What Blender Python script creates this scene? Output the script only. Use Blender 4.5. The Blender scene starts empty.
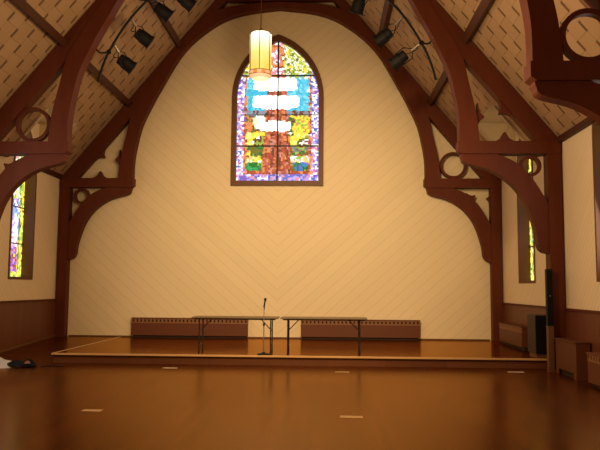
import bpy, bmesh, math, random
from mathutils import Vector, Matrix, noise
random.seed(7)
C = bpy.context.scene.collection
PI = math.pi
CX = -1.346            # hall centreline
HW = 6.03              # half width to wall face
YB = 18.55             # back wall face
Y0 = -3.0              # rear of hall
SL = 1.2               # roof slope (z per u)
def roofz(u): return 4.62 + SL*(5.95-u)
ST = 0.2               # stage height

# ------------------------------------------------------------------ materials
def mat(name):
    m = bpy.data.materials.new(name); m.use_nodes = True
    nt = m.node_tree; b = nt.nodes['Principled BSDF']
    return m, nt, b
def N(nt, t, **k):
    n = nt.nodes.new(t)
    for a, v in k.items(): setattr(n, a, v)
    return n
def mth(nt, op, a, b=None, c=None):
    n = nt.nodes.new('ShaderNodeMath'); n.operation = op
    for i, v in enumerate((a, b, c)):
        if v is None: continue
        if isinstance(v, (int, float)): n.inputs[i].default_value = v
        else: nt.links.new(v, n.inputs[i])
    return n.outputs[0]
def mixc(nt, fac, a, b, bt='MIX'):
    n = nt.nodes.new('ShaderNodeMix'); n.data_type = 'RGBA'; n.blend_type = bt
    for i, v in ((0, fac), (6, a), (7, b)):
        if isinstance(v, (int, float)): n.inputs[i].default_value = v
        elif isinstance(v, tuple): n.inputs[i].default_value = (*v, 1)
        else: nt.links.new(v, n.inputs[i])
    return n.outputs[2]
def objxyz(nt):
    tc = N(nt, 'ShaderNodeTexCoord'); s = N(nt, 'ShaderNodeSeparateXYZ')
    nt.links.new(tc.outputs['Object'], s.inputs[0])
    return tc.outputs['Object'], s.outputs[0], s.outputs[1], s.outputs[2]
def comb(nt, x, y, z=0.0):
    n = N(nt, 'ShaderNodeCombineXYZ')
    for i, v in enumerate((x, y, z)):
        if isinstance(v, (int, float)): n.inputs[i].default_value = v
        else: nt.links.new(v, n.inputs[i])
    return n.outputs[0]
def noisetex(nt, vec, scale, detail=3):
    n = N(nt, 'ShaderNodeTexNoise'); n.inputs['Scale'].default_value = scale; n.inputs['Detail'].default_value = detail
    nt.links.new(vec, n.inputs['Vector']); return n.outputs['Fac']
def bump(nt, b, h, strength=.4, dist=.01):
    n = N(nt, 'ShaderNodeBump'); n.inputs['Strength'].default_value = strength; n.inputs['Distance'].default_value = dist
    nt.links.new(h, n.inputs['Height']); nt.links.new(n.outputs[0], b.inputs['Normal'])

def wood(name, c1, c2, rough=.5, stretch=(1, 1, 8), spec=.3):
    m, nt, b = mat(name)
    tc = N(nt, 'ShaderNodeTexCoord'); mp = N(nt, 'ShaderNodeMapping'); mp.inputs['Scale'].default_value = stretch
    nt.links.new(tc.outputs['Object'], mp.inputs[0])
    f = noisetex(nt, mp.outputs[0], 3.0, 5)
    nt.links.new(mixc(nt, f, c1, c2), b.inputs['Base Color'])
    b.inputs['Roughness'].default_value = rough; b.inputs['Specular IOR Level'].default_value = spec
    bump(nt, b, f, .12, .01)
    return m
def plain(name, c, rough=.5, metal=0.0, spec=.4, nscale=12, var=.18):
    m, nt, b = mat(name)
    o, x, y, z = objxyz(nt)
    f = noisetex(nt, o, nscale, 3)
    nt.links.new(mixc(nt, f, tuple(v*(1-var) for v in c), tuple(min(1, v*(1+var)) for v in c)), b.inputs['Base Color'])
    b.inputs['Roughness'].default_value = rough; b.inputs['Metallic'].default_value = metal
    b.inputs['Specular IOR Level'].default_value = spec
    return m

def boards(name, c, groove, tfun, width, gw=.05, rough=.5, spec=.3, var=.06, gstr=.6, mott=.08):
    """painted boards: tfun(nt,x,y,z) gives the coordinate across the boards"""
    m, nt, b = mat(name)
    o, x, y, z = objxyz(nt)
    t = mth(nt, 'DIVIDE', tfun(nt, x, y, z), width)
    fr = mth(nt, 'FRACT', t); fl = mth(nt, 'FLOOR', t)
    g = mth(nt, 'MULTIPLY', mth(nt, 'LESS_THAN', fr, gw), gstr)
    wn = N(nt, 'ShaderNodeTexWhiteNoise', noise_dimensions='1D'); nt.links.new(fl, wn.inputs['W'])
    col = mixc(nt, wn.outputs['Value'], tuple(v*(1-var) for v in c), tuple(min(1, v*(1+var)) for v in c))
    col = mixc(nt, mth(nt, 'MULTIPLY', noisetex(nt, o, .9, 3), mott), col, tuple(v*.6 for v in c))
    col = mixc(nt, g, col, groove)
    nt.links.new(col, b.inputs['Base Color'])
    b.inputs['Roughness'].default_value = rough; b.inputs['Specular IOR Level'].default_value = spec
    bump(nt, b, mth(nt, 'SUBTRACT', 1.0, g), .3, .006)
    return m

DARK = wood('dark_timber', (.085, .0180, .0068), (.135, .031, .0115), .55, (2, 2, .6), .15)
PURL = wood('purlin_timber', (.05, .013, .0048), (.08, .023, .008), .55, (2, .4, 2), .2)
MEDW = wood('brown_trim_wood', (.12, .05, .019), (.18, .075, .03), .45, (2, .4, 2), .3)
BRWN = wood('window_frame_wood', (.10, .038, .013), (.16, .06, .02), .5, (2, 2, .6), .3)
NOSE = wood('light_nosing_wood', (.56, .31, .115), (.72, .42, .17), .35, (.6, 4, 4), .4)
COVER = plain('radiator_cover_brown', (.125, .037, .014), .5, 0, .3, 20, .1)
COVERB = plain('radiator_band_brown', (.25, .105, .045), .5, 0, .3, 20, .1)
SLOT = plain('dark_slot', (.022, .009, .005), .7)
BLACK = plain('black_metal', (.008, .007, .007), .6, 0, .25)
BLACKC = plain('black_cloth_grille', (.010, .009, .009), .9, 0, .1, 60, .3)
GREYB = plain('grey_brown_cabinet', (.045, .026, .015), .6)
STEEL = plain('worn_steel', (.42, .37, .31), .35, .8)
TABTOP = plain('table_laminate', (.15, .095, .042), .45)
TABLEG = plain('table_leg_brown', (.03, .018, .01), .45, .3)
TAPE = plain('masking_tape', (.46, .28, .11), .6, 0, .3, 25, .12)
PAPER = plain('pale_tape', (.60, .46, .30), .6, 0, .3, 25, .12)
CLOTHW = plain('white_cloth', (.85, .83, .80), .9, 0, .1, 30, .06)
CLOTHD = plain('dark_jacket_cloth', (.025, .026, .034), .85, 0, .15, 30, .3)
PINK = plain('pink_lining', (.5, .24, .17), .8)
WAINS = boards('wainscot_boards', (.15, .042, .017), (.06, .018, .008), lambda nt, x, y, z: y, .09, .08, .42, .35, .10, .5)
DIAG = boards('cream_diagonal_boards', (.82, .66, .42), (.48, .33, .18),
              lambda nt, x, y, z: mth(nt, 'SUBTRACT', z, mth(nt, 'MULTIPLY', mth(nt, 'ABSOLUTE', mth(nt, 'SUBTRACT', x, CX)), .88)),
              .30, .05, .55, .25, .02, .42, .06)
SIDE = boards('cream_narrow_boards', (.88, .70, .46), (.55, .40, .24),
              lambda nt, x, y, z: mth(nt, 'ADD', z, mth(nt, 'MULTIPLY', y, 1.0)), .17, .10, .55, .25, .02, .4, .08)
DORMERC = plain('dormer_boards', (.58, .44, .26), .6, 0, .2, 4, .12)
EDGE = plain('pale_batten', (.50, .36, .22), .6, 0, .2, 8, .1)
CREAM = plain('cream_plaster', (.76, .64, .44), .6, 0, .25, 2, .05)
STAGEF = boards('stage_riser_wood', (.14, .045, .015), (.05, .018, .008), lambda nt, x, y, z: x, 1.2, .01, .4, .4, .15)

def floormat(name, c1, c2, rough, spec=.5):
    m, nt, b = mat(name)
    o, x, y, z = objxyz(nt)
    br = N(nt, 'ShaderNodeTexBrick'); br.offset = .37
    nt.links.new(comb(nt, y, x), br.inputs['Vector'])
    br.inputs['Scale'].default_value = 1.0; br.inputs['Brick Width'].default_value = 1.7
    br.inputs['Row Height'].default_value = .075; br.inputs['Mortar Size'].default_value = .0018
    br.inputs['Color1'].default_value = (*c1, 1); br.inputs['Color2'].default_value = (*c2, 1)
    br.inputs['Mortar'].default_value = (*[v*.4 for v in c1], 1)
    gr = noisetex(nt, comb(nt, mth(nt, 'MULTIPLY', x, 14), mth(nt, 'MULTIPLY', y, 1.2)), 2, 5)
    col = mixc(nt, mth(nt, 'MULTIPLY', gr, .5), br.outputs['Color'], tuple(v*.45 for v in c1))
    nt.links.new(col, b.inputs['Base Color'])
    big = noisetex(nt, o, .7, 3)
    mr = N(nt, 'ShaderNodeMapRange'); nt.links.new(big, mr.inputs[0])
    mr.inputs[3].default_value = rough*.8; mr.inputs[4].default_value = rough*1.25
    nt.links.new(mr.outputs[0], b.inputs['Roughness'])
    b.inputs['Specular IOR Level'].default_value = 0.0
    gl = N(nt, 'ShaderNodeBsdfGlossy'); gl.inputs['Color'].default_value = (.84, .53, .24, 1)
    nt.links.new(mr.outputs[0], gl.inputs['Roughness'])
    fr = N(nt, 'ShaderNodeFresnel'); fr.inputs['IOR'].default_value = 1.45
    mx = N(nt, 'ShaderNodeMixShader'); nt.links.new(fr.outputs[0], mx.inputs[0])
    nt.links.new(b.outputs[0], mx.inputs[1]); nt.links.new(gl.outputs[0], mx.inputs[2])
    nt.links.new(mx.outputs[0], nt.nodes['Material Output'].inputs['Surface'])
    bump(nt, b, noisetex(nt, comb(nt, mth(nt, 'MULTIPLY', x, 5), mth(nt, 'MULTIPLY', y, .6)), 2, 2), .03, .01)
    return m
FLOOR = floormat('dark_hall_floor', (.042, .0085, .0028), (.095, .0195, .005), .23, .5)
DECK = floormat('stage_deck_floor', (.085, .019, .0045), (.15, .036, .0075), .15, .5)

def ceilmat():
    m, nt, b = mat('ceiling_panels')
    o, x, y, z = objxyz(nt)
    s = mth(nt, 'MULTIPLY', mth(nt, 'ABSOLUTE', mth(nt, 'SUBTRACT', x, CX)), 1.562)
    br = N(nt, 'ShaderNodeTexBrick'); br.offset = .5
    nt.links.new(comb(nt, s, y), br.inputs['Vector'])
    br.inputs['Scale'].default_value = 1; br.inputs['Brick Width'].default_value = .40; br.inputs['Row Height'].default_value = .42
    br.inputs['Mortar Size'].default_value = .008; br.inputs['Mortar Smooth'].default_value = .3
    br.inputs['Color1'].default_value = (.36, .222, .12, 1); br.inputs['Color2'].default_value = (.42, .262, .144, 1)
    br.inputs['Mortar'].default_value = (.24, .135, .065, 1)
    ry = mth(nt, 'DIVIDE', y, .42)
    fy = mth(nt, 'FRACT', mth(nt, 'ADD', ry, .06)); ro = mth(nt, 'FLOOR', mth(nt, 'ADD', ry, .06))
    fs = mth(nt, 'FRACT', mth(nt, 'ADD', mth(nt, 'DIVIDE', s, .40), mth(nt, 'MULTIPLY', ro, .5)))
    dash = mth(nt, 'MULTIPLY', mth(nt, 'LESS_THAN', fy, .17), mth(nt, 'LESS_THAN', fs, .5))
    n1 = noisetex(nt, o, 1.3, 3)
    col = mixc(nt, mth(nt, 'MULTIPLY', n1, .35), br.outputs['Color'], (.38, .22, .10))
    batt = mth(nt, 'MULTIPLY', mth(nt, 'GREATER_THAN', fy, .78), .35)
    col = mixc(nt, batt, col, (.40, .24, .115))
    col = mixc(nt, mth(nt, 'MULTIPLY', dash, .75), col, (.07, .03, .014))
    nt.links.new(col, b.inputs['Base Color'])
    b.inputs['Roughness'].default_value = .65; b.inputs['Specular IOR Level'].default_value = .2
    return m
CEIL = ceilmat()

def glassmat(name, strength):
    m, nt, b = mat(name)
    a = N(nt, 'ShaderNodeVertexColor', layer_name='pane')
    b.inputs['Base Color'].default_value = (.02, .02, .02, 1)
    nt.links.new(a.outputs['Color'], b.inputs['Emission Color']); b.inputs['Emission Strength'].default_value = strength  # panes emit their own colour in place of daylight from behind
    b.inputs['Roughness'].default_value = .8; b.inputs['Specular IOR Level'].default_value = 0.0
    return m
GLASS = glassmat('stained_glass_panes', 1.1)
GLASS2 = glassmat('stained_glass_side_panes', 1.3)
LEAD = plain('lead_came', (.03, .02, .018), .6)

def shademat():
    m, nt, b = mat('amber_lamp_glass')
    tc = N(nt, 'ShaderNodeTexCoord'); s = N(nt, 'ShaderNodeSeparateXYZ'); nt.links.new(tc.outputs['Object'], s.inputs[0])
    cr = N(nt, 'ShaderNodeValToRGB'); nt.links.new(mth(nt, 'DIVIDE', s.outputs[2], .86), cr.inputs[0])
    e = cr.color_ramp.elements
    e[0].position = .12; e[0].color = (.95, .62, .10, 1); e[1].position = .9; e[1].color = (2.2, 1.9, 1.2, 1)
    k = cr.color_ramp.elements.new(.45); k.color = (1.0, .80, .24, 1)
    nt.links.new(cr.outputs[0], b.inputs['Emission Color']); b.inputs['Emission Strength'].default_value = 1.0
    b.inputs['Base Color'].default_value = (.15, .11, .05, 1)
    return m
SHADE = shademat()
def glow(name, c, st):
    m, nt, b = mat(name); b.inputs['Base Color'].default_value = (*[v*.15 for v in c], 1)
    b.inputs['Emission Color'].default_value = (*c, 1); b.inputs['Emission Strength'].default_value = st; return m
REDG = glow('red_orange_lamp_glass', (.95, .28, .05), .8)
PALEG = glow('pale_lamp_glass', (1.0, .55, .30), .8)

# ------------------------------------------------------------------ mesh helpers
def obj(name, bm, m, parent=None, smooth=False, recalc=True):
    if recalc: bmesh.ops.recalc_face_normals(bm, faces=bm.faces[:])
    me = bpy.data.meshes.new(name); bm.to_mesh(me); bm.free()
    me.materials.append(m)
    if smooth:
        for p in me.polygons: p.use_smooth = True
    o = bpy.data.objects.new(name, me); C.objects.link(o)
    if parent: o.parent = parent
    return o
def struct(name, bm, m, parent=None, **k):
    o = obj(name, bm, m, parent, **k)
    if not parent: o['kind'] = 'structure'
    return o
def tag(o, label, cat, group=None):
    o['label'] = label; o['category'] = cat
    if group: o['group'] = group
    return o
def thing(name, label, cat, loc=(0, 0, 0), group=None):
    o = bpy.data.objects.new(name, None); C.objects.link(o); o.location = loc; o.empty_display_size = .1
    return tag(o, label, cat, group)
def box(bm, x0, x1, y0, y1, z0, z1, M=None):
    v = [bm.verts.new((x, y, z)) for x in (x0, x1) for y in (y0, y1) for z in (z0, z1)]
    for f in ((0, 1, 3, 2), (4, 6, 7, 5), (0, 4, 5, 1), (2, 3, 7, 6), (0, 2, 6, 4), (1, 5, 7, 3)):
        bm.faces.new([v[i] for i in f])
    if M is not None:
        for p in v: p.co = M @ p.co
    return bm
def bx(*a, M=None, bev=0):
    bm = bmesh.new(); box(bm, *a, M=M)
    if bev:
        bmesh.ops.recalc_face_normals(bm, faces=bm.faces[:])
        bmesh.ops.bevel(bm, geom=bm.edges[:], offset=bev, segments=2, affect='EDGES', profile=.6)
    return bm
def prism(bm, pts, y0, y1):
    """pts in (x,z), extruded along y"""
    a = [bm.verts.new((p[0], y0, p[1])) for p in pts]; b = [bm.verts.new((p[0], y1, p[1])) for p in pts]
    bm.faces.new(a); bm.faces.new(b[::-1]); n = len(pts)
    for i in range(n): bm.faces.new((a[i], a[(i+1) % n], b[(i+1) % n], b[i]))
    return bm
def annulus(bm, cx, cz, ro, ri, y0, y1, n=40):
    R = []
    for y in (y0, y1):
        for r in (ro, ri):
            R.append([bm.verts.new((cx+r*math.cos(2*PI*i/n), y, cz+r*math.sin(2*PI*i/n))) for i in range(n)])
    for i in range(n):
        j = (i+1) % n
        bm.faces.new((R[0][i], R[0][j], R[1][j], R[1][i])); bm.faces.new((R[2][i], R[3][i], R[3][j], R[2][j]))
        bm.faces.new((R[0][i], R[2][i], R[2][j], R[0][j])); bm.faces.new((R[1][i], R[1][j], R[3][j], R[3][i]))
    return bm
def tube(bm, pts, r, n=8, cap=True):
    rings = []; pts = [Vector(p) for p in pts]; up = None
    for i, p in enumerate(pts):
        d = (pts[min(i+1, len(pts)-1)]-pts[max(i-1, 0)]).normalized()
        if up is None:
            a = Vector((0, 0, 1)) if abs(d.z) < .9 else Vector((1, 0, 0))
        else: a = up
        s = d.cross(a).normalized(); up = s.cross(d).normalized()
        rr = r[i] if isinstance(r, (list, tuple)) else r
        rings.append([bm.verts.new(p+rr*(math.cos(2*PI*k/n)*s+math.sin(2*PI*k/n)*up)) for k in range(n)])
    for A, B in zip(rings, rings[1:]):
        for k in range(n): bm.faces.new((A[k], A[(k+1) % n], B[(k+1) % n], B[k]))
    if cap: bm.faces.new(rings[0][::-1]); bm.faces.new(rings[-1])
    return bm
def lathe(bm, prof, n=24, c=(0, 0, 0)):
    rings = [[bm.verts.new((c[0]+r*math.cos(2*PI*k/n), c[1]+r*math.sin(2*PI*k/n), c[2]+z)) for k in range(n)] for r, z in prof]
    for A, B in zip(rings, rings[1:]):
        for k in range(n): bm.faces.new((A[k], A[(k+1) % n], B[(k+1) % n], B[k]))
    bm.faces.new(rings[0][::-1]); bm.faces.new(rings[-1])
    return bm
def smooth_curve(P, k=5):
    out = []
    for i in range(len(P)-1):
        p0 = P[max(i-1, 0)]; p1 = P[i]; p2 = P[i+1]; p3 = P[min(i+2, len(P)-1)]
        for j in range(k):
            t = j/k
            out.append(tuple(.5*((2*b)+(-a+c)*t+(2*a-5*b+4*c-d)*t*t+(-a+3*b-3*c+d)*t**3) for a, b, c, d in zip(p0, p1, p2, p3)))
    out.append(P[-1]); return out
def polys(bm, faces):
    for f in faces: bm.faces.new([bm.verts.new(p) for p in f])
    return bm

# ------------------------------------------------------------------ setting
struct('floor', bx(CX-HW-.3, CX+HW+.3, Y0-.2, YB+.3, -.15, 0), FLOOR)

WIN = [16.15, 11.35]; WH = .62; SILL = 1.75; SPR = 4.25; WTOP = 5.5     # side windows
DN = 1.05; DF = .71; DU = 5.04; DZ = 5.69                                          # dormers
DORM = [16.15]; ARCH = {16.15: (SPR, WTOP), 11.35: (4.36, 4.49)}   # only the stage bay breaks into a dormer
def warch(w, spr, top, n=10):
    """right half of a pointed arch from (w,spr) to (0,top)"""
    h = top-spr; R = (w*w+h*h)/(2*w); a1 = math.asin(h/R)
    return [(w-R+R*math.cos(a1*i/n), spr+R*math.sin(a1*i/n)) for i in range(n+1)]
def side_wall(s, name):
    X = CX+s*HW; F = []
    ys = [Y0]
    for c in sorted(WIN): ys += [c-DN, c+DF]
    ys.append(YB)
    for i in range(0, len(ys), 2):
        F.append([(X, ys[i], 0), (X, ys[i+1], 0), (X, ys[i+1], 4.56), (X, ys[i], 4.56)])
    for c in WIN:
        ar = warch(WH, *ARCH[c]); dz = DZ if c in DORM else 4.56
        for q in (-1, 1):
            e = c-DN if q < 0 else c+DF
            P = [(e, 0), (c, 0), (c, SILL), (c+q*WH, SILL)]+[(c+q*a, z) for a, z in ar]+[(c, dz), (e, dz)]
            F.append([(X, a, z) for a, z in P])
    return struct(name, polys(bmesh.new(), F), SIDE, recalc=False)
side_wall(-1, 'wall_left'); side_wall(1, 'wall_right')
gt = CX+.0
# back wall with pointed window opening
BW = CX-.04; BH = 1.17; BS = 4.47; BSP = 6.85; BT = 8.50
ar = warch(BH, BSP, BT, 14); F = []
for q in (-1, 1):
    P = [(CX+q*HW, 0), (BW, 0), (BW, BS), (BW+q*BH, BS)]+[(BW+q*a, z) for a, z in ar]+[(BW, roofz(0)), (CX+q*HW, 4.52)]
    F.append([(x, YB, z) for x, z in P])
struct('wall_back', polys(bmesh.new(), F), DIAG, recalc=False)
struct('wall_rear', polys(bmesh.new(), [[(CX-HW, Y0, 0), (CX+HW, Y0, 0), (CX+HW, Y0, 4.52), (CX, Y0, roofz(0)), (CX-HW, Y0, 4.52)]]), CREAM)
def roof(s, name):
    U = lambda z: 5.95-(z-4.62)/SL
    e = HW+.02; F = []
    def P(u, y): return (CX+s*u, y, roofz(u))
    ys = [Y0]
    for c in sorted(DORM): ys += [c-DN, c+DF]
    ys.append(YB+.02)
    for i in range(0, len(ys), 2): F.append([P(e, ys[i]), P(e, ys[i+1]), P(0, ys[i+1]), P(0, ys[i])])
    for c in DORM:
        F.append([P(DU, c-DN), P(DU, c+DF), P(0, c+DF), P(0, c-DN)])
    r = struct(name, polys(bmesh.new(), F), CEIL, recalc=False)
    for i, c in enumerate(DORM):
        D = []; xo = CX+s*HW
        for q in (-1, 1):
            y = c-DN if q < 0 else c+DF
            D.append([(xo, y, roofz(HW)), P(DU, y), (xo, y, DZ)])
        D.append([P(DU, c-DN), P(DU, c+DF), (xo, c+DF, DZ), (xo, c-DN, DZ)])
        struct('ceiling_dormer', polys(bmesh.new(), D), DORMERC, r, recalc=False)
        bm = bmesh.new(); th = math.atan(SL); L = (HW-.1-DU)/math.cos(th)
        for q in (-1, 1):
            M = Matrix.Translation((CX+s*(HW-.05), c-DN-.03 if q < 0 else c+DF+.03, roofz(HW-.05)-.005)) @ Matrix.Rotation(s*th if s > 0 else -th, 4, 'Y')
            M = M @ Matrix.Rotation(0, 4, 'Z')
            box(bm, *sorted((0, -s*L)), -.05, .05, -.04, 0, M=M)
        struct('dormer_edge_trim', bm, EDGE, r)
    return r
roof(-1, 'ceiling'); roof(1, 'ceiling.001')

# --- stained glass
PZK = [0.0, 0.0, 0.0]
def rc(*cs):
    """pick a colour by smooth patches with a little scatter"""
    n = noise.noise(Vector((PZK[0]*5.5, PZK[1]*5.5, len(cs)*1.7)))*.5+.5
    i = int((n*2.3+random.uniform(-.09, .09))*len(cs)) % len(cs)
    k = random.uniform(.82, 1.12); return tuple(v*k for v in cs[i])
PUR = (.30, .15, .62); LIL = (.62, .45, .95); WHT = (1.15, 1.1, 1.1); PNK = (.85, .32, .42); BLU = (.14, .2, .62)
CYN = (.10, .62, .85); GRN = (.03, .20, .04); YEL = (1.1, .85, .08); LIM = (.42, .55, .07); RED = (.48, .085, .04); ORG = (.88, .30, .10); BRN = (.20, .07, .03); OLV = (.20, .18, .03)
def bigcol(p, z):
    a = abs(p); glare = (3.2, 3.1, 2.8)
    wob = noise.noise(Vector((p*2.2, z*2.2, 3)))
    for z0, z1, x0, x1 in ((7.06, 7.44, -.66, .52), (6.56, 6.93, -.70, .56), (5.92, 6.2, -.48, .36)):  # three bars of blown-out glare painted into the pane colours
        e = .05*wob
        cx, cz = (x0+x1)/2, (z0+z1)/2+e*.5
        if abs((p-cx)/(x1-x0)*2)**4+abs((z-cz)/(z1-z0)*2)**4 < 1.15: return glare
    tw = .24 if z > 7.3 else .24+(7.3-z)*.075
    if z > 7.52:
        if p < .16 and p > -.36: return rc(RED, ORG, ORG, PNK, WHT)
        if a > .95: return rc(LIL, WHT, PUR, LIM)
        return rc(LIM, YEL, WHT, LIM, OLV, (1.2, 1.2, .7))
    if z < 4.70: return rc(BLU, PUR, LIL, WHT, PNK, LIL)
    if a > .93: return rc(LIL, WHT, PNK, PUR, WHT, BLU)
    if a > .875: return rc(ORG, RED)
    if abs(p+.03) < tw:
        st = noise.noise(Vector((p*9, z*.8, 1)))
        return rc(RED, ORG, (.6, .16, .09)) if st > -.12 else rc(BRN, RED, (.75, .3, .25))
    if z < 4.80: return rc(ORG, RED)
    if z > 7.40: return rc(LIM, CYN, WHT)
    if z > 6.5: return rc(CYN, (.08, .55, .78), (.25, .78, .95)) if wob > -.38 else rc(WHT, (.6, .9, 1.1))
    if z > 6.34: return rc((.35, .3, .32), BRN, (.25, .35, .45))
    if z > 5.9:
        return (rc(BRN, ORG, OLV, WHT, LIM) if wob > -.05 else rc(WHT, (1.2, 1, .6))) if p < 0 else (rc(YEL, LIM, YEL, ORG) if wob > -.2 else rc(OLV, BRN, GRN))
    if z > 5.5: return rc(YEL, YEL, (1.2, 1.1, .4)) if wob > -.12 else rc(WHT, OLV, LIM, BRN)
    if z > 5.2: return (rc(GRN, OLV, OLV, LIM) if wob > -.22 else rc(ORG, RED, YEL)) if p < 0 else rc(GRN, OLV, (.25, .27, .28), LIM, RED)
    if z > 5.04: return rc(WHT, LIM, YEL, (1.0, .7, .2))
    return rc(GRN, GRN, (.04, .42, .12), LIM) if p < 0 else (rc(GRN, OLV, LIM) if wob > .05 else rc((.06, .3, .5), BLU, GRN))
def sidecol(p, z):
    a = abs(p)/WH
    if a > .66 or z < SILL+.14: return rc(YEL, LIM, (1.2, 1.2, .3), LIM, OLV, YEL)
    if a > .56: return rc(OLV, GRN, LIM)
    if z < SILL+.75: return rc(RED, PUR, PNK, BRN, WHT, YEL)
    if z < 2.9: return rc(WHT, WHT, LIL, PNK)
    if z < 3.7: return rc(BLU, LIL, WHT, PUR, (.3, .45, .9)) if noise.noise(Vector((p*3, z*3, 0))) > -.15 else rc(WHT)
    return rc(WHT, LIM, PNK, WHT, YEL)
def glass(T, hw, sill, spr, top, nx, nz, colf):
    """T maps (p,z) to a point; jittered rows of panes filling the pointed opening"""
    h = top-spr; R = (hw*hw+h*h)/(2*hw)
    def wid(z):
        if z <= spr: return hw
        return max(hw-R+math.sqrt(max(R*R-(z-spr)**2, 0)), .004)
    bm = bmesh.new(); lay = bm.loops.layers.color.new('pane') if False else bm.loops.layers.float_color.new('pane'); V = []; K = []
    for j in range(nz+1):
        row = []; kr = []
        for i in range(nx+1):
            s = -1+2*i/nx; z = sill+(top-sill)*j/nz
            if 0 < i < nx: s += random.uniform(-.35, .35)*2/nx
            if 0 < j < nz and 0 < i < nx: z += random.uniform(-.35, .35)*(top-sill)/nz
            p = s*wid(z); row.append(bm.verts.new(T(p, z))); kr.append((p, z))
        V.append(row); K.append(kr)
    for j in range(nz):
        for i in range(nx):
            f = bm.faces.new((V[j][i], V[j][i+1], V[j+1][i+1], V[j+1][i]))
            ks = (K[j][i], K[j][i+1], K[j+1][i+1], K[j+1][i])
            PZK[0] = sum(k[0] for k in ks)/4; PZK[1] = sum(k[1] for k in ks)/4
            c = colf(PZK[0], PZK[1])
            for l in f.loops: l[lay] = (*c, 1)
    return bm
def arch_frame(bm, T, hw, sill, spr, top, wo, d0, d1):
    """casing around a pointed opening: wo = extra width outwards; d0,d1 depth range; T(p,z,d)"""
    inn = [(-hw, sill), (hw, sill)]+warch(hw, spr, top, 14)+[(-a, z) for a, z in warch(hw, spr, top, 14)[::-1]][1:]
    k = (top-spr)/hw
    out = [(-hw-wo, sill-wo), (hw+wo, sill-wo)]+warch(hw+wo, spr, top+wo*1.25, 14)+[(-a, z) for a, z in warch(hw+wo, spr, top+wo*1.25, 14)[::-1]][1:]
    n = len(inn); Rg = []
    for d in (d0, d1):
        for P in (out, inn): Rg.append([bm.verts.new(T(p, z, d)) for p, z in P])
    for i in range(n):
        j = (i+1) % n
        for a, b in ((0, 1), (1, 3), (3, 2), (2, 0)): bm.faces.new((Rg[a][i], Rg[a][j], Rg[b][j], Rg[b][i]))
    return bm

# big window in back wall
T3 = lambda p, z, d: (BW+p, YB+d, z)
w = struct('window_1', arch_frame(bmesh.new(), T3, BH-.03, BS+.03, BSP, BT-.03, .14, -.07, .10), BRWN)
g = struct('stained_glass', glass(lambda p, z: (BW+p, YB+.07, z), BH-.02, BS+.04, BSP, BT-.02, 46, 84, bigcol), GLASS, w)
bm = bmesh.new()
for z in (5.49, 6.37, 7.49):
    box(bm, BW-BH+.04, BW+BH-.04, YB+.03, YB+.06, z-(.018 if z != 6.37 else .008), z+(.018 if z != 6.37 else .008))
struct('crossbar', bm, LEAD, w)
struct('centre_bar', bx(BW-.022, BW+.022, YB+.025, YB+.055, BS+.03, BT-.03), LEAD, w)
# side windows
k = 2
for s in (-1, 1):
    for c in WIN:
        X = CX+s*HW; SP, TP = ARCH[c]
        T = lambda p, z, d, X=X, c=c, s=s: (X+s*d, c+p, z)
        w = struct('window_%d' % k, arch_frame(bmesh.new(), T, WH-.03, SILL+.03, SP, TP-.03, .06, -.02, .30), BRWN); k += 1
        struct('stained_glass', glass(lambda p, z, X=X, c=c, s=s: (X+s*.26, c+p, z), WH-.02, SILL+.04, SP, TP-.02, 20, 60, sidecol), GLASS2, w)
        bm = bmesh.new()
        for z in (2.6, 3.5, 4.4)[:3 if c in DORM else 2]: box(bm, *sorted((X+s*.235, X+s*.25)), c-WH+.04, c+WH-.04, z-.014, z+.014)
        struct('crossbar', bm, LEAD, w)

# wainscot, cap rails, baseboards, wall plates
for s, nm in ((-1, 'left'), (1, 'right')):
    a, b = sorted((CX+s*(HW-.001), CX+s*(HW-.03)))
    o = struct('wall_%s_wainscot' % nm, bx(a, b, Y0+.01, YB-.01, 0.001, 1.17), WAINS)
    a, b = sorted((CX+s*(HW-.001), CX+s*(HW-.06)))
    struct('cap_rail', bx(a, b, Y0+.01, YB-.01, 1.17, 1.22), DARK, o)
tn = 1
for s in (-1, 1):
    ys = [Y0]
    for c in sorted(DORM): ys += [c-DN, c+DF]
    ys.append(YB-.01)
    for i in range(0, len(ys), 2):
        a, b = sorted((CX+s*(HW-.002), CX+s*(HW-.09)))
        struct('trim_%d' % tn, bx(a, b, ys[i], ys[i+1], 4.50, 4.62), PURL); tn += 1
struct('baseboard_back', bx(CX-5.7, CX+5.7, YB-.025, YB-.001, ST+.001, ST+.035), MEDW)
bm = bmesh.new()
prof = [(13.95, .0), (18.1, ST), (18.26, ST), (18.26, ST+.06), (18.1, ST+.06), (13.95, .06)]
X = CX-HW+.031
A = [bm.verts.new((X, y, z+.004)) for y, z in prof]; B = [bm.verts.new((X+.03, y, z+.004)) for y, z in prof]
bm.faces.new(A); bm.faces.new(B[::-1])
for i in range(6): bm.faces.new((A[i], A[(i+1) % 6], B[(i+1) % 6], B[i]))
struct('baseboard_left', bm, MEDW)

# purlins (fixed part of the roof) bay by bay
TR = [(18.27, 18.53), (13.55, 13.83), (8.7, 8.98)]
th = math.atan(SL)
for s in (-1, 1):
    for u in (4.22, 2.85, 1.4):
        for y0, y1 in ((13.84, 18.26), (8.99, 13.54), (4.2, 8.69)):
            M = Matrix.Translation((CX+s*u, 0, roofz(u)-.012)) @ Matrix.Rotation(s*th, 4, 'Y')
            struct('trim_%d' % tn, bx(-.075, .075, y0, y1, -.17, 0, M=M), PURL); tn += 1

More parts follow.
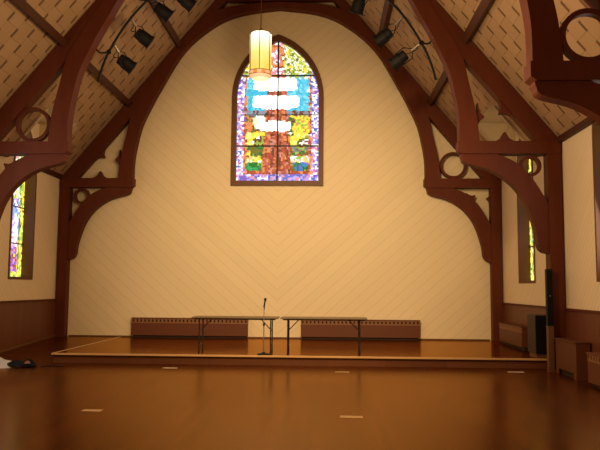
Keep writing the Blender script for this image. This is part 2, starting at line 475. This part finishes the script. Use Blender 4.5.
# ------------------------------------------------------------------ trusses
INN = smooth_curve([(4.0, 4.53), (3.99, 5.05), (3.90, 5.6), (3.80, 6.0), (3.62, 6.42), (3.31, 7.03), (2.65, 8.14), (1.82, 8.86), (1.05, 9.19), (0.0, 9.335)], 5)
OUT = smooth_curve([(0.0, 9.50), (1.2, 9.41), (2.0, 9.12), (2.9, 8.2), (3.62, 7.1), (4.05, 6.35), (4.2, 5.75), (4.34, 5.1), (4.4, 4.53)], 5)
BRI = smooth_curve([(4.03, 4.275), (4.05, 4.2), (4.13, 4.09), (4.6, 3.95), (5.02, 3.67), (5.3, 3.28), (5.48, 2.75), (5.52, 2.45)], 5)+[(5.56, 2.36), (5.62, 2.31), (5.735, 2.28)]
BRO = smooth_curve([(5.735, 3.28), (5.64, 3.45), (5.45, 3.76), (5.22, 4.02), (5.0, 4.17), (4.75, 4.275)], 4)
def cusp(bm, s, u, z, d, b, h, y0, y1):
    dx, dz = d; l = math.hypot(dx, dz); dx /= l; dz /= l; tx, tz = -dz, dx
    P = []
    for a, t in ((-1, -.15), (-1, 0), (-.6, .10), (-.28, .38), (-.05, 1), (.05, 1), (.28, .38), (.6, .10), (1, 0), (1, -.15)):
        P.append((CX+s*(u+a*b*tx+t*h*dx), z+a*b*tz+t*h*dz))
    prism(bm, P, y0, y1)
def truss(label, y0, y1, base, ring_side):
    """base: (left foot z, right foot z); ring_side: side carrying the big ring above its hammer beam"""
    t = thing('arched_truss', label, 'roof truss', (0, 0, 0), 'arched roof trusses')
    ym = (y0+y1)/2
    for s in (-1, 1):
        X = lambda P: [(CX+s*u, z) for u, z in P]
        fz = base[0 if s < 0 else 1]
        obj('wall_post', prism(bmesh.new(), X([(5.735, fz), (6.0, fz), (6.0, 4.53), (5.735, 4.53)]), y0, y1), DARK, t)
        obj('hammer_beam', prism(bmesh.new(), X([(3.97, 4.33), (4.05, 4.275), (6.0, 4.275), (6.0, 4.531), (3.97, 4.531)]), y0-.015, y1+.0), DARK, t)
        obj('curved_brace', prism(bmesh.new(), X(BRI+BRO), y0+.03, y1-.03), DARK, t)
        obj('arch_rib', prism(bmesh.new(), X(INN+OUT), y0, y1), DARK, t)
        e = 5.96
        obj('rafter', prism(bmesh.new(), X([(e, roofz(e)-.02), (0, roofz(0)-.02), (0, roofz(0)-.42), (2.65, roofz(2.65)-.40), (3.3, roofz(3.3)-.45), (4.05, roofz(4.05)-.60), (5.55, roofz(5.55)-.58), (5.75, 4.54), (e, 4.54)]), y0+.02, y1-.02), DARK, t)
        if s == ring_side:
            obj('tracery_ring', annulus(bmesh.new(), CX+s*4.76, 4.905, .365, .295, ym-.06, ym+.06), DARK, t)
            bm = bmesh.new(); cusp(bm, s, 5.23, 4.0, (1, .85), .2, .13, ym-.07, ym+.07)
            obj('tracery_cusp', bm, DARK, t)
            bm = bmesh.new(); cusp(bm, s, 5.735, 4.0, (-1, .1), .2, .09, ym-.07, ym+.07)
            obj('tracery_cusp', bm, DARK, t)
        else:
            for u, z, d, b, h in ((4.92, 4.53, (0, 1), .30, .2), (4.385, 5.05, (1, -.05), .28, .13), (4.95, roofz(4.95)-.6, (-.77, -.64), .28, .16)):
                bm = bmesh.new(); cusp(bm, s, u, z, d, b, h, ym-.07, ym+.07)
                obj('tracery_cusp', bm, DARK, t)
            obj('tracery_ring', annulus(bmesh.new(), CX+s*5.42, 4.045, .215, .155, ym-.06, ym+.06), DARK, t)
    obj('collar_beam', bx(CX-1.75, CX+1.75, y0+.03, y1-.03, 9.56, 9.84), DARK, t)
    return t
truss('dark brown arched timber truss flat against the cream back wall, framing the stained glass window', *TR[0], (ST+.002, ST+.002), 1)
truss('dark brown timber truss arching over the front edge of the stage, above the hanging lantern', *TR[1], (0.001, 0.001), -1)
truss('nearest dark brown timber truss, only its right bracket with big ring cut by the frame', *TR[2], (0.001, 0.001), 1)

# ------------------------------------------------------------------ stage and ramp
SX0 = -5.635; SX1 = CX+HW-.032; SY = 13.94
t = thing('stage_platform', 'low dark wooden stage platform with pale wood nosing along its front edge', 'stage', (0, 0, 0))
obj('deck', bx(SX0, SX1, SY, YB-.002, .15, ST), DECK, t)
obj('riser', bx(SX0+.02, SX1, SY+.03, SY+.06, .001, .15), STAGEF, t)
obj('nosing', bx(SX0-.005, SX1, SY-.025, SY+.012, .165, ST+.004, bev=.006), NOSE, t)
obj('edge_strip', bx(SX0-.005, SX0+.06, SY+.013, YB-.03, .17, ST+.003), NOSE, t)
obj('side_panel', bx(SX0+.0, SX0+.03, SY+.06, YB-.01, .001, .149), STAGEF, t)
bm = bmesh.new(); P = [(13.92, .0005), (18.1, ST-.002), (YB-.005, ST-.002), (YB-.005, .0005)]
A = [bm.verts.new((CX-HW+.031, y, z)) for y, z in P]; B = [bm.verts.new((SX0-.006, y, z)) for y, z in P]
bm.faces.new(A); bm.faces.new(B[::-1])
for i in range(4): bm.faces.new((A[i], A[(i+1) % 4], B[(i+1) % 4], B[i]))
tag(obj('ramp', bm, FLOOR), 'dark wooden ramp rising beside the stage along the left wall', 'ramp')

# ------------------------------------------------------------------ radiator covers
def cover(label, L, H, D, bottom, group, plain_front=False, pitch=.105, top_over=.02):
    """long axis +x from 0..L, front at y=-D, back at y=0, z from 0"""
    t = thing('radiator_cover', label, 'radiator cover', (0, 0, 0), group)
    band = .13
    obj('front_panel', bx(0, L, -D, -D+.03, bottom, H-.022 if plain_front else H-band-.012, bev=.006), COVER, t)
    e1 = obj('end_panel', bx(0, .025, -D+.03, 0, bottom, H-.022), COVER, t)
    obj('end_panel', bx(L-.025, L, -D+.03, 0, bottom, H-.022), COVER, t)
    obj('top_panel', bx(-.012, L+.012, -D-top_over, 0, H-.02, H, bev=.006), COVER, t)
    gr = bmesh.new(); n = max(int(L/pitch), 2)
    box(gr, 0, L, -D, -D+.02, H-band-.01, H-band+.018); box(gr, 0, L, -D, -D+.02, H-.045, H-.021)
    for i in range(n+1):
        x = i*L/n; box(gr, max(x-.03, 0), min(x+.03, L), -D+.001, -D+.018, H-band+.018, H-.045)
    if plain_front: gr.free()
    else: obj('grille', gr, COVERB, t)
    obj('dark_core', bx(.026, L-.026, -D+.035, -.01, bottom+.01, H-.05), SLOT, t)
    if plain_front:
        for x in (0, L-.14): obj('foot', bx(x, x+.14, -D, -D+.03, .001, bottom, bev=.005), COVER, t)
        for x in (0, L-.025): obj('foot', bx(x, x+.025, -D+.031, 0, .001, bottom), COVER, t)
    obj('toe_kick', bx(.03, L-.03, -D+.06, -.02, .001, bottom+.008), SLOT, t)
    return t
G = 'radiator covers'
r = cover('long brown radiator cover at the back wall, left of the microphone stand', 3.15, .53, .17, .06, G); r.location = (-5.27, YB-.027, ST)
r = cover('long brown radiator cover at the back wall, behind the right folding table', 3.17, .53, .17, .06, G); r.location = (-.69, YB-.027, ST)
WX = CX+HW-.062
r = cover('brown radiator cover on the stage at the right wall, beyond the black speaker cabinet', 2.0, .53, .22, .07, G); r.rotation_euler = (0, 0, PI/2*-1); r.location = (WX, 17.7, ST)
r = cover('tall brown radiator cover on the hall floor right beside the timber post', 1.08, .66, .25, .10, G, True, .16, .03); r.rotation_euler = (0, 0, -PI/2); r.location = (WX, 13.34, 0)
r = cover('low brown radiator cover on the hall floor, cut off by the right frame edge', 2.2, .55, .30, .06, G); r.rotation_euler = (0, 0, -PI/2); r.location = (WX, 11.6, 0)

# ------------------------------------------------------------------ folding tables
def table(label):
    W = 1.82; D = .61; H = .745
    t = thing('folding_table', label, 'table', (0, 0, 0), 'folding tables on the stage')
    obj('tabletop', bx(0, W, 0, D, H-.028, H, bev=.006), TABTOP, t)
    obj('apron_rail', bx(.05, W-.05, .05, .07, H-.055, H-.029), TABLEG, t)
    obj('apron_rail', bx(.05, W-.05, D-.07, D-.05, H-.055, H-.029), TABLEG, t)
    for x, q in ((.155, 1), (W-.155, -1)):
        for y in (.09, D-.09):
            obj('leg', tube(bmesh.new(), [(x, y, .015), (x, y, H-.03)], .014, 10), TABLEG, t)
            obj('foot_cap', lathe(bmesh.new(), [(.017, 0.0), (.018, .012), (.017, .03)], 10, (x, y, 0)), BLACK, t)
        obj('leg_crossbar', tube(bmesh.new(), [(x, .09, .16), (x, D-.09, .16)], .011, 8), TABLEG, t)
        obj('diagonal_brace', tube(bmesh.new(), [(x, D/2, H*.62), (x+q*.06, D/2, H*.70), (x+q*.24, D/2, H-.035)], .010, 8), TABLEG, t)
        obj('leg_crossbar', tube(bmesh.new(), [(x, .09, H*.62), (x, D-.09, H*.62)], .010, 8), TABLEG, t)
    return t
table('folding table on the stage, left of the two, behind the microphone stand').location = (-2.84, 14.32, ST+.002)
table('folding table on the stage, right of the two, clear of the microphone stand').location = (-.97, 14.32, ST+.002)

# ------------------------------------------------------------------ microphone stand
t = thing('microphone_stand', 'thin straight microphone stand with round base at the stage front', 'microphone stand', (-1.29, 14.10, ST))
obj('base', lathe(bmesh.new(), [(.125, 0.001), (.135, .008), (.13, .022), (.04, .035), (.02, .055)], 28), BLACK, t, smooth=False)
obj('pole', tube(bmesh.new(), [(0, 0, .04), (0, 0, .62)], .011, 10), STEEL, t)
obj('upper_pole', tube(bmesh.new(), [(0, 0, .6), (0, 0, .98)], .008, 10), STEEL, t)
obj('clutch', lathe(bmesh.new(), [(.016, 0), (.019, .02), (.019, .06), (.013, .075)], 12, (0, 0, .58)), BLACK, t)
obj('clip', tube(bmesh.new(), [(0, 0, .97), (.0, -.01, 1.0), (.01, -.02, 1.03)], .016, 8), BLACK, t)
mc = obj('microphone', tube(bmesh.new(), [(0, 0, .92), (.012, -.02, 1.06), (.022, -.035, 1.10)], [.011, .016, .018], 10), BLACK, t)
obj('head', lathe(bmesh.new(), [(.010, -.03), (.024, -.015), (.028, .005), (.024, .024), (.010, .034)], 14, (.026, -.042, 1.125)), BLACK, mc)

# ------------------------------------------------------------------ speakers at the right post
t = thing('speaker_cabinet', 'black boxy speaker cabinet on a low wooden plinth at the right end of the stage', 'speaker', (4.20, 14.0, ST))
obj('plinth', bx(.03, .40, .04, .52, .001, .085), MEDW, t)
obj('cabinet', bx(0, .42, .012, .55, .086, .86, bev=.01), GREYB, t)
obj('front_grille', bx(.012, .408, 0, .0115, .10, .845), BLACKC, t)
obj('corner_strip', bx(-.004, .012, -.004, .02, .09, .855), GREYB, t)

t = thing('column_speaker', 'slim tall black column speaker standing on a wooden pedestal beside the right post', 'speaker', (4.32, 13.46, .875))
obj('housing', bx(-.058, .058, -.05, .06, .001, 1.10, bev=.008), BLACK, t)
obj('grille', bx(-.048, .048, -.056, -.0505, .03, 1.07), BLACKC, t)
obj('badge', bx(-.008, .008, -.0605, -.0565, .572, .588), STEEL, t)
t = thing('pedestal', 'short square wooden pedestal post at the right end of the stage', 'pedestal', (4.32, 13.46, 0))
obj('shaft', bx(-.055, .055, -.06, .06, .05, .855, bev=.005), MEDW, t)
obj('base_block', bx(-.062, .062, -.068, .07, .001, .05), MEDW, t)
obj('cap', bx(-.06, .06, -.062, .07, .855, .874), MEDW, t)

# ------------------------------------------------------------------ tape marks
def tape(label, x0, x1, y, m, rz=0):
    bm = bmesh.new(); n = 6; w = .14; V = []
    for z in (.0005, .002):
        for q in (-1, 1):
            V.append([bm.verts.new((-(x1-x0)/2+(x1-x0)*i/n, q*w/2*random.uniform(.93, 1.05), z)) for i in range(n+1)])
    for i in range(n):
        for a, b in ((0, 1), (1, 3), (3, 2), (2, 0)): bm.faces.new((V[a][i], V[a][i+1], V[b][i+1], V[b][i]))
    for i in (0, n): bm.faces.new([V[k][i] for k in (0, 1, 3, 2)])
    o = obj('floor_tape', bm, m); o.location = ((x0+x1)/2, y, 0.0005); o.rotation_euler = (0, 0, rz)
    return tag(o, label, 'tape', 'tape marks on the hall floor')
tape('tan tape patch on the hall floor, front left, well away from the stage', -3.11, -2.86, 8.75, TAPE, -.02)
tape('tan tape patch on the hall floor, front centre, well away from the stage', .17, .45, 8.58, TAPE, -.03)
tape('pale tape patch on the floor close before the stage, below the left radiator cover', -3.18, -2.90, 13.32, PAPER)
tape('tan tape patch on the floor close before the stage, below the right folding table', .16, .43, 13.03, TAPE)
tape('pale tape patch on the floor close before the stage, nearest the wooden pedestal', 3.47, 3.77, 13.36, PAPER)

# ------------------------------------------------------------------ clothes heap at left
def heap(sx, sy, h, seed, nx=36, ny=26, fold=9):
    bm = bmesh.new(); V = []
    for j in range(ny+1):
        row = []
        for i in range(nx+1):
            a = -1+2*i/nx; b = -1+2*j/ny
            r = math.hypot(a, b); k = 1/max(abs(a), abs(b), 1e-6)*r if r else 1
            ang = math.atan2(b, a); rim = 1+.22*noise.noise(Vector((math.cos(ang)*1.6, math.sin(ang)*1.6, seed)))
            m = max(abs(a), abs(b)); x = math.cos(ang)*m*rim*sx; y = math.sin(ang)*m*rim*sy
            e = max(1-m**2.4, 0)
            z = h*e*(.62+.38*noise.noise(Vector((a*2.8, b*2.8, seed+5)))+.30*abs(noise.noise(Vector((a*2.5+b*fold*.3, b*2.5, seed+9)))))
            row.append(bm.verts.new((x, y, .004+max(z, 0))))
        V.append(row)
    for j in range(ny):
        for i in range(nx): bm.faces.new((V[j][i], V[j][i+1], V[j+1][i+1], V[j+1][i]))
    bmesh.ops.solidify(bm, geom=bm.faces[:], thickness=-.004)
    return bm
o = tag(obj('white_garment', heap(.62, .36, .25, 1.3), CLOTHW, smooth=True), 'crumpled white cloth lying on the floor at the left edge', 'clothing'); o.location = (-6.60, 13.15, .002)
t = thing('dark_jacket', 'dark crumpled jacket lying half on the white cloth before the ramp', 'clothing', (-5.97, 13.15, .03))
obj('body', heap(.33, .17, .12, 4.1), CLOTHD, t, smooth=True)
o = obj('sleeve', heap(.16, .10, .17, 8.2, 20, 14), CLOTHD, t, smooth=True); o.location = (.20, .02, -.02); o.rotation_euler = (0, 0, .4)
o = obj('lining', heap(.055, .035, .07, 2.2, 12, 8), PINK, t, smooth=True); o.location = (.22, -.10, .05)
bm = tube(bmesh.new(), [(-5.56, 13.2, .012), (-5.5, 13.3, .012), (-5.5, 13.34, .010), (-5.38, 13.38, .010), (-5.28, 13.33, .010), (-5.15, 13.36, .010)], .010, 6)
tag(obj('cable', bm, BLACK), 'short thin black cable trailing on the floor from the dark jacket', 'cable')

# ------------------------------------------------------------------ hanging lantern
PX, PY, PZ = CX-.045, 13.69, 5.93
t = thing('hanging_lantern', 'glowing amber glass cylinder lantern hanging before the stained glass window', 'lamp', (PX, PY, PZ))
PR = .225
o = obj('glass_shade', lathe(bmesh.new(), [(PR-.02, 0.0), (PR, .01), (PR, .79), (PR-.03, .82)], 32), SHADE, t); o.location = (0, 0, .08)
for i in range(16):
    obj('band_panel', bx(PR-.01, PR+.012, -.038, .038, .013, .077, M=Matrix.Rotation(2*PI*i/16, 4, 'Z')), REDG if i % 2 else PALEG, t)
obj('bottom_bowl', lathe(bmesh.new(), [(.10, -.075), (.17, -.06), (PR-.02, 0), (PR-.005, .006)], 32), PALEG, t)
bm = bmesh.new()
for z in (.0, .078): annulus(bm, 0, 0, PR+.016, PR-.012, z, z+.012, 32)
for v in bm.verts: v.co = (v.co.x, v.co.z, v.co.y)
obj('band_ring', bm, BRWN, t)
for i in range(6):
    a = 2*PI*i/6+PI/6
    obj('rib', bx(PR-.004, PR+.010, -.008, .008, .09, .89, M=Matrix.Rotation(a, 4, 'Z')), BRWN, t)
obj('top_cap', lathe(bmesh.new(), [(PR-.02, .902), (PR-.05, .925), (.05, .97), (.02, 1.02)], 32), BRWN, t)
obj('stem', tube(bmesh.new(), [(0, 0, 1.0), (0, 0, 9.56-PZ)], .011, 8), DARK, t)

# ------------------------------------------------------------------ stage lighting pipes and spotlights
def pipe(s, P, label, jo):
    t = thing('lighting_pipe', label, 'lighting pipe', (0, 0, 0), 'curved stage lighting pipes')
    pts = smooth_curve([(CX+s*u, 14.3, z) for u, z in P], 5)
    obj('pipe', tube(bmesh.new(), pts, .026, 10), BLACK, t)
    for u, z in jo:
        a = Vector((CX+s*(u+.26), 13.82, z+.10)); b = Vector((CX+s*u, 14.3, z))
        m = (a+b)/2+Vector((s*.02, .05, -.12))
        obj('bracket', tube(bmesh.new(), smooth_curve([tuple(a), tuple(m), tuple(b)], 6), .020, 8), BLACK, t)
        obj('clamp', lathe(bmesh.new(), [(.04, -.04), (.05, -.03), (.05, .03), (.04, .04)], 12, tuple(b)), BLACK, t)
    return t
PP = [(3.66, 6.02), (3.58, 6.32), (3.43, 6.7), (3.10, 7.27), (2.74, 7.72), (2.3, 8.12), (1.7, 8.5)]
pipe(-1, PP, 'curved black lighting pipe under the roof, left of the window', [(3.44, 6.68), (2.6, 7.86)])
pipe(1, PP, 'curved black lighting pipe under the roof, right of the window', [(3.36, 6.84), (2.6, 7.86)])
def spot(label, pos, mount, aim):
    """pos: can centre; mount: point on the pipe; aim: direction"""
    pos = Vector(pos); mount = Vector(mount); d = Vector(aim).normalized()
    t = thing('stage_spotlight', label, 'spotlight', tuple(pos), 'stage spotlights on the roof pipes')
    q = d.to_track_quat('Z', 'Y').to_matrix().to_4x4()
    can = lathe(bmesh.new(), [(.07, -.19), (.12, -.175), (.13, -.05), (.145, -.045), (.145, .14), (.155, .145), (.155, .18), (.12, .18), (.11, .13)], 20)
    bmesh.ops.transform(can, matrix=q, verts=can.verts); obj('housing', can, BLACK, t)
    fr = bmesh.new(); box(fr, -.15, .15, -.15, -.12, .182, .195); box(fr, -.15, .15, .12, .15, .182, .195); box(fr, -.15, -.12, -.15, .15, .182, .195); box(fr, .12, .15, -.15, .15, .182, .195)
    bmesh.ops.transform(fr, matrix=q, verts=fr.verts); obj('filter_frame', fr, BLACK, t)
    m = mount-pos; sd = d.cross(m).normalized()
    yk = tube(bmesh.new(), [tuple(sd*.15), tuple(sd*.15+m*.4), tuple(m*.62), tuple(-sd*.15+m*.4), tuple(-sd*.15)], .012, 6)
    obj('yoke', yk, BLACK, t)
    obj('clamp', tube(bmesh.new(), [tuple(m*.58), tuple(m*.93)], .028, 8), STEEL, t)
    cb = tube(bmesh.new(), smooth_curve([tuple(-d*.2), tuple(-d*.33+Vector((0, 0, -.06))), tuple(m*.8+Vector((0, .05, -.05))), tuple(m*.9)], 5), .009, 6)
    obj('power_cord', cb, BLACK, t)
LS = [((-4.50, 14.62, 6.53), (3.34, 6.86)), ((-4.12, 14.62, 7.12), (2.98, 7.44)), ((-3.70, 14.62, 7.72), (2.45, 7.98)), ((-3.18, 14.62, 7.95), (1.95, 8.34))]
lab = ['lowest black spotlight on the left roof pipe', 'second lowest black spotlight on the left roof pipe', 'third lowest black spotlight on the left roof pipe', 'topmost black spotlight on the left roof pipe, nearest the window']
for (p, mt), l in zip(LS, lab): spot(l, p, (CX-mt[0], 14.3, mt[1]), (.75, .35, -.52))
RS = [((1.57, 14.62, 6.58), (3.36, 6.84)), ((1.24, 14.62, 7.10), (2.98, 7.44)), ((.68, 14.62, 7.84), (2.3, 8.12))]
lab = ['lowest black spotlight on the right roof pipe', 'middle black spotlight on the right roof pipe', 'topmost black spotlight on the right roof pipe, cut by the top of the frame']
for (p, mt), l in zip(RS, lab): spot(l, p, (CX+mt[0], 14.3, mt[1]), (-.72, .35, -.50) if p[2] < 7.5 else (-.25, .3, -.85))

# ------------------------------------------------------------------ light
def area(name, loc, to, size, e, c):
    l = bpy.data.lights.new(name, 'AREA'); l.shape = 'DISK'; l.size = size; l.energy = e; l.color = c
    o = bpy.data.objects.new(name, l); C.objects.link(o); o.location = loc
    o.rotation_euler = (Vector(to)-Vector(loc)).to_track_quat('-Z', 'Y').to_euler(); return o
def point(name, loc, r, e, c):
    l = bpy.data.lights.new(name, 'POINT'); l.shadow_soft_size = r; l.energy = e; l.color = c
    o = bpy.data.objects.new(name, l); C.objects.link(o); o.location = loc; return o
WARM = (1.0, .70, .36)
def spotl(name, loc, to, e, c, ang, blend=1.0, r=.3):
    l = bpy.data.lights.new(name, 'SPOT'); l.energy = e; l.color = c; l.spot_size = math.radians(ang); l.spot_blend = blend; l.shadow_soft_size = r
    o = bpy.data.objects.new(name, l); C.objects.link(o); o.location = loc
    o.rotation_euler = (Vector(to)-Vector(loc)).to_track_quat('-Z', 'Y').to_euler(); return o
point('lantern_light', (PX, PY, PZ-.55), .2, 120, WARM)
point('hall_fill_light', (CX+.9, 9.35, 4.4), .3, 520, WARM)  # added warm fill, set low to brighten posts and walls; no lantern hangs here
point('rear_fill_light', (CX+.9, 2.5, 3.6), .4, 130, WARM)  # added fill for the truss fronts, without any fixture
spotl('hall_spot_light', (CX+.8, 6.5, 6.4), (CX+.7, 18.5, 2.2), 3450, WARM, 62)
def daylight(name, s, e):
    l = bpy.data.lights.new(name, 'AREA'); l.shape = 'RECTANGLE'; l.size = 1.1; l.size_y = 3.2; l.energy = e; l.color = (1.0, .86, .72)
    o = bpy.data.objects.new(name, l); C.objects.link(o); o.location = (CX+s*(HW-.06), 11.35, 3.4)
    o.rotation_euler = Vector((-s, 0, -.25)).to_track_quat('-Z', 'Y').to_euler()
daylight('left_window_daylight', -1, 80)
daylight('right_window_daylight', 1, 45)
w = bpy.data.worlds.new('world'); bpy.context.scene.world = w; w.use_nodes = True
w.node_tree.nodes['Background'].inputs[0].default_value = (.5, .55, .7, 1); w.node_tree.nodes['Background'].inputs[1].default_value = .3

# ------------------------------------------------------------------ camera
yaw, pitch, roll, h = 0.0398272, 0.0907465, 0.00767519, 1.5918
f = Vector((-math.sin(yaw)*math.cos(pitch), math.cos(yaw)*math.cos(pitch), math.sin(pitch)))
r = Vector((math.cos(yaw), math.sin(yaw), 0)); u = r.cross(f)
r2 = r*math.cos(roll)+u*math.sin(roll); u2 = u*math.cos(roll)-r*math.sin(roll)
cam = bpy.data.cameras.new('camera'); cam.sensor_width = 36; cam.lens = 680/600*36; cam.clip_start = .05
co = bpy.data.objects.new('camera', cam); C.objects.link(co)
M = Matrix(((r2.x, u2.x, -f.x, 0), (r2.y, u2.y, -f.y, 0), (r2.z, u2.z, -f.z, h), (0, 0, 0, 1)))
co.matrix_world = M
S = bpy.context.scene; S.camera = co
S.view_settings.view_transform = 'Standard'; S.view_settings.look = 'None'; S.view_settings.exposure = 0.0
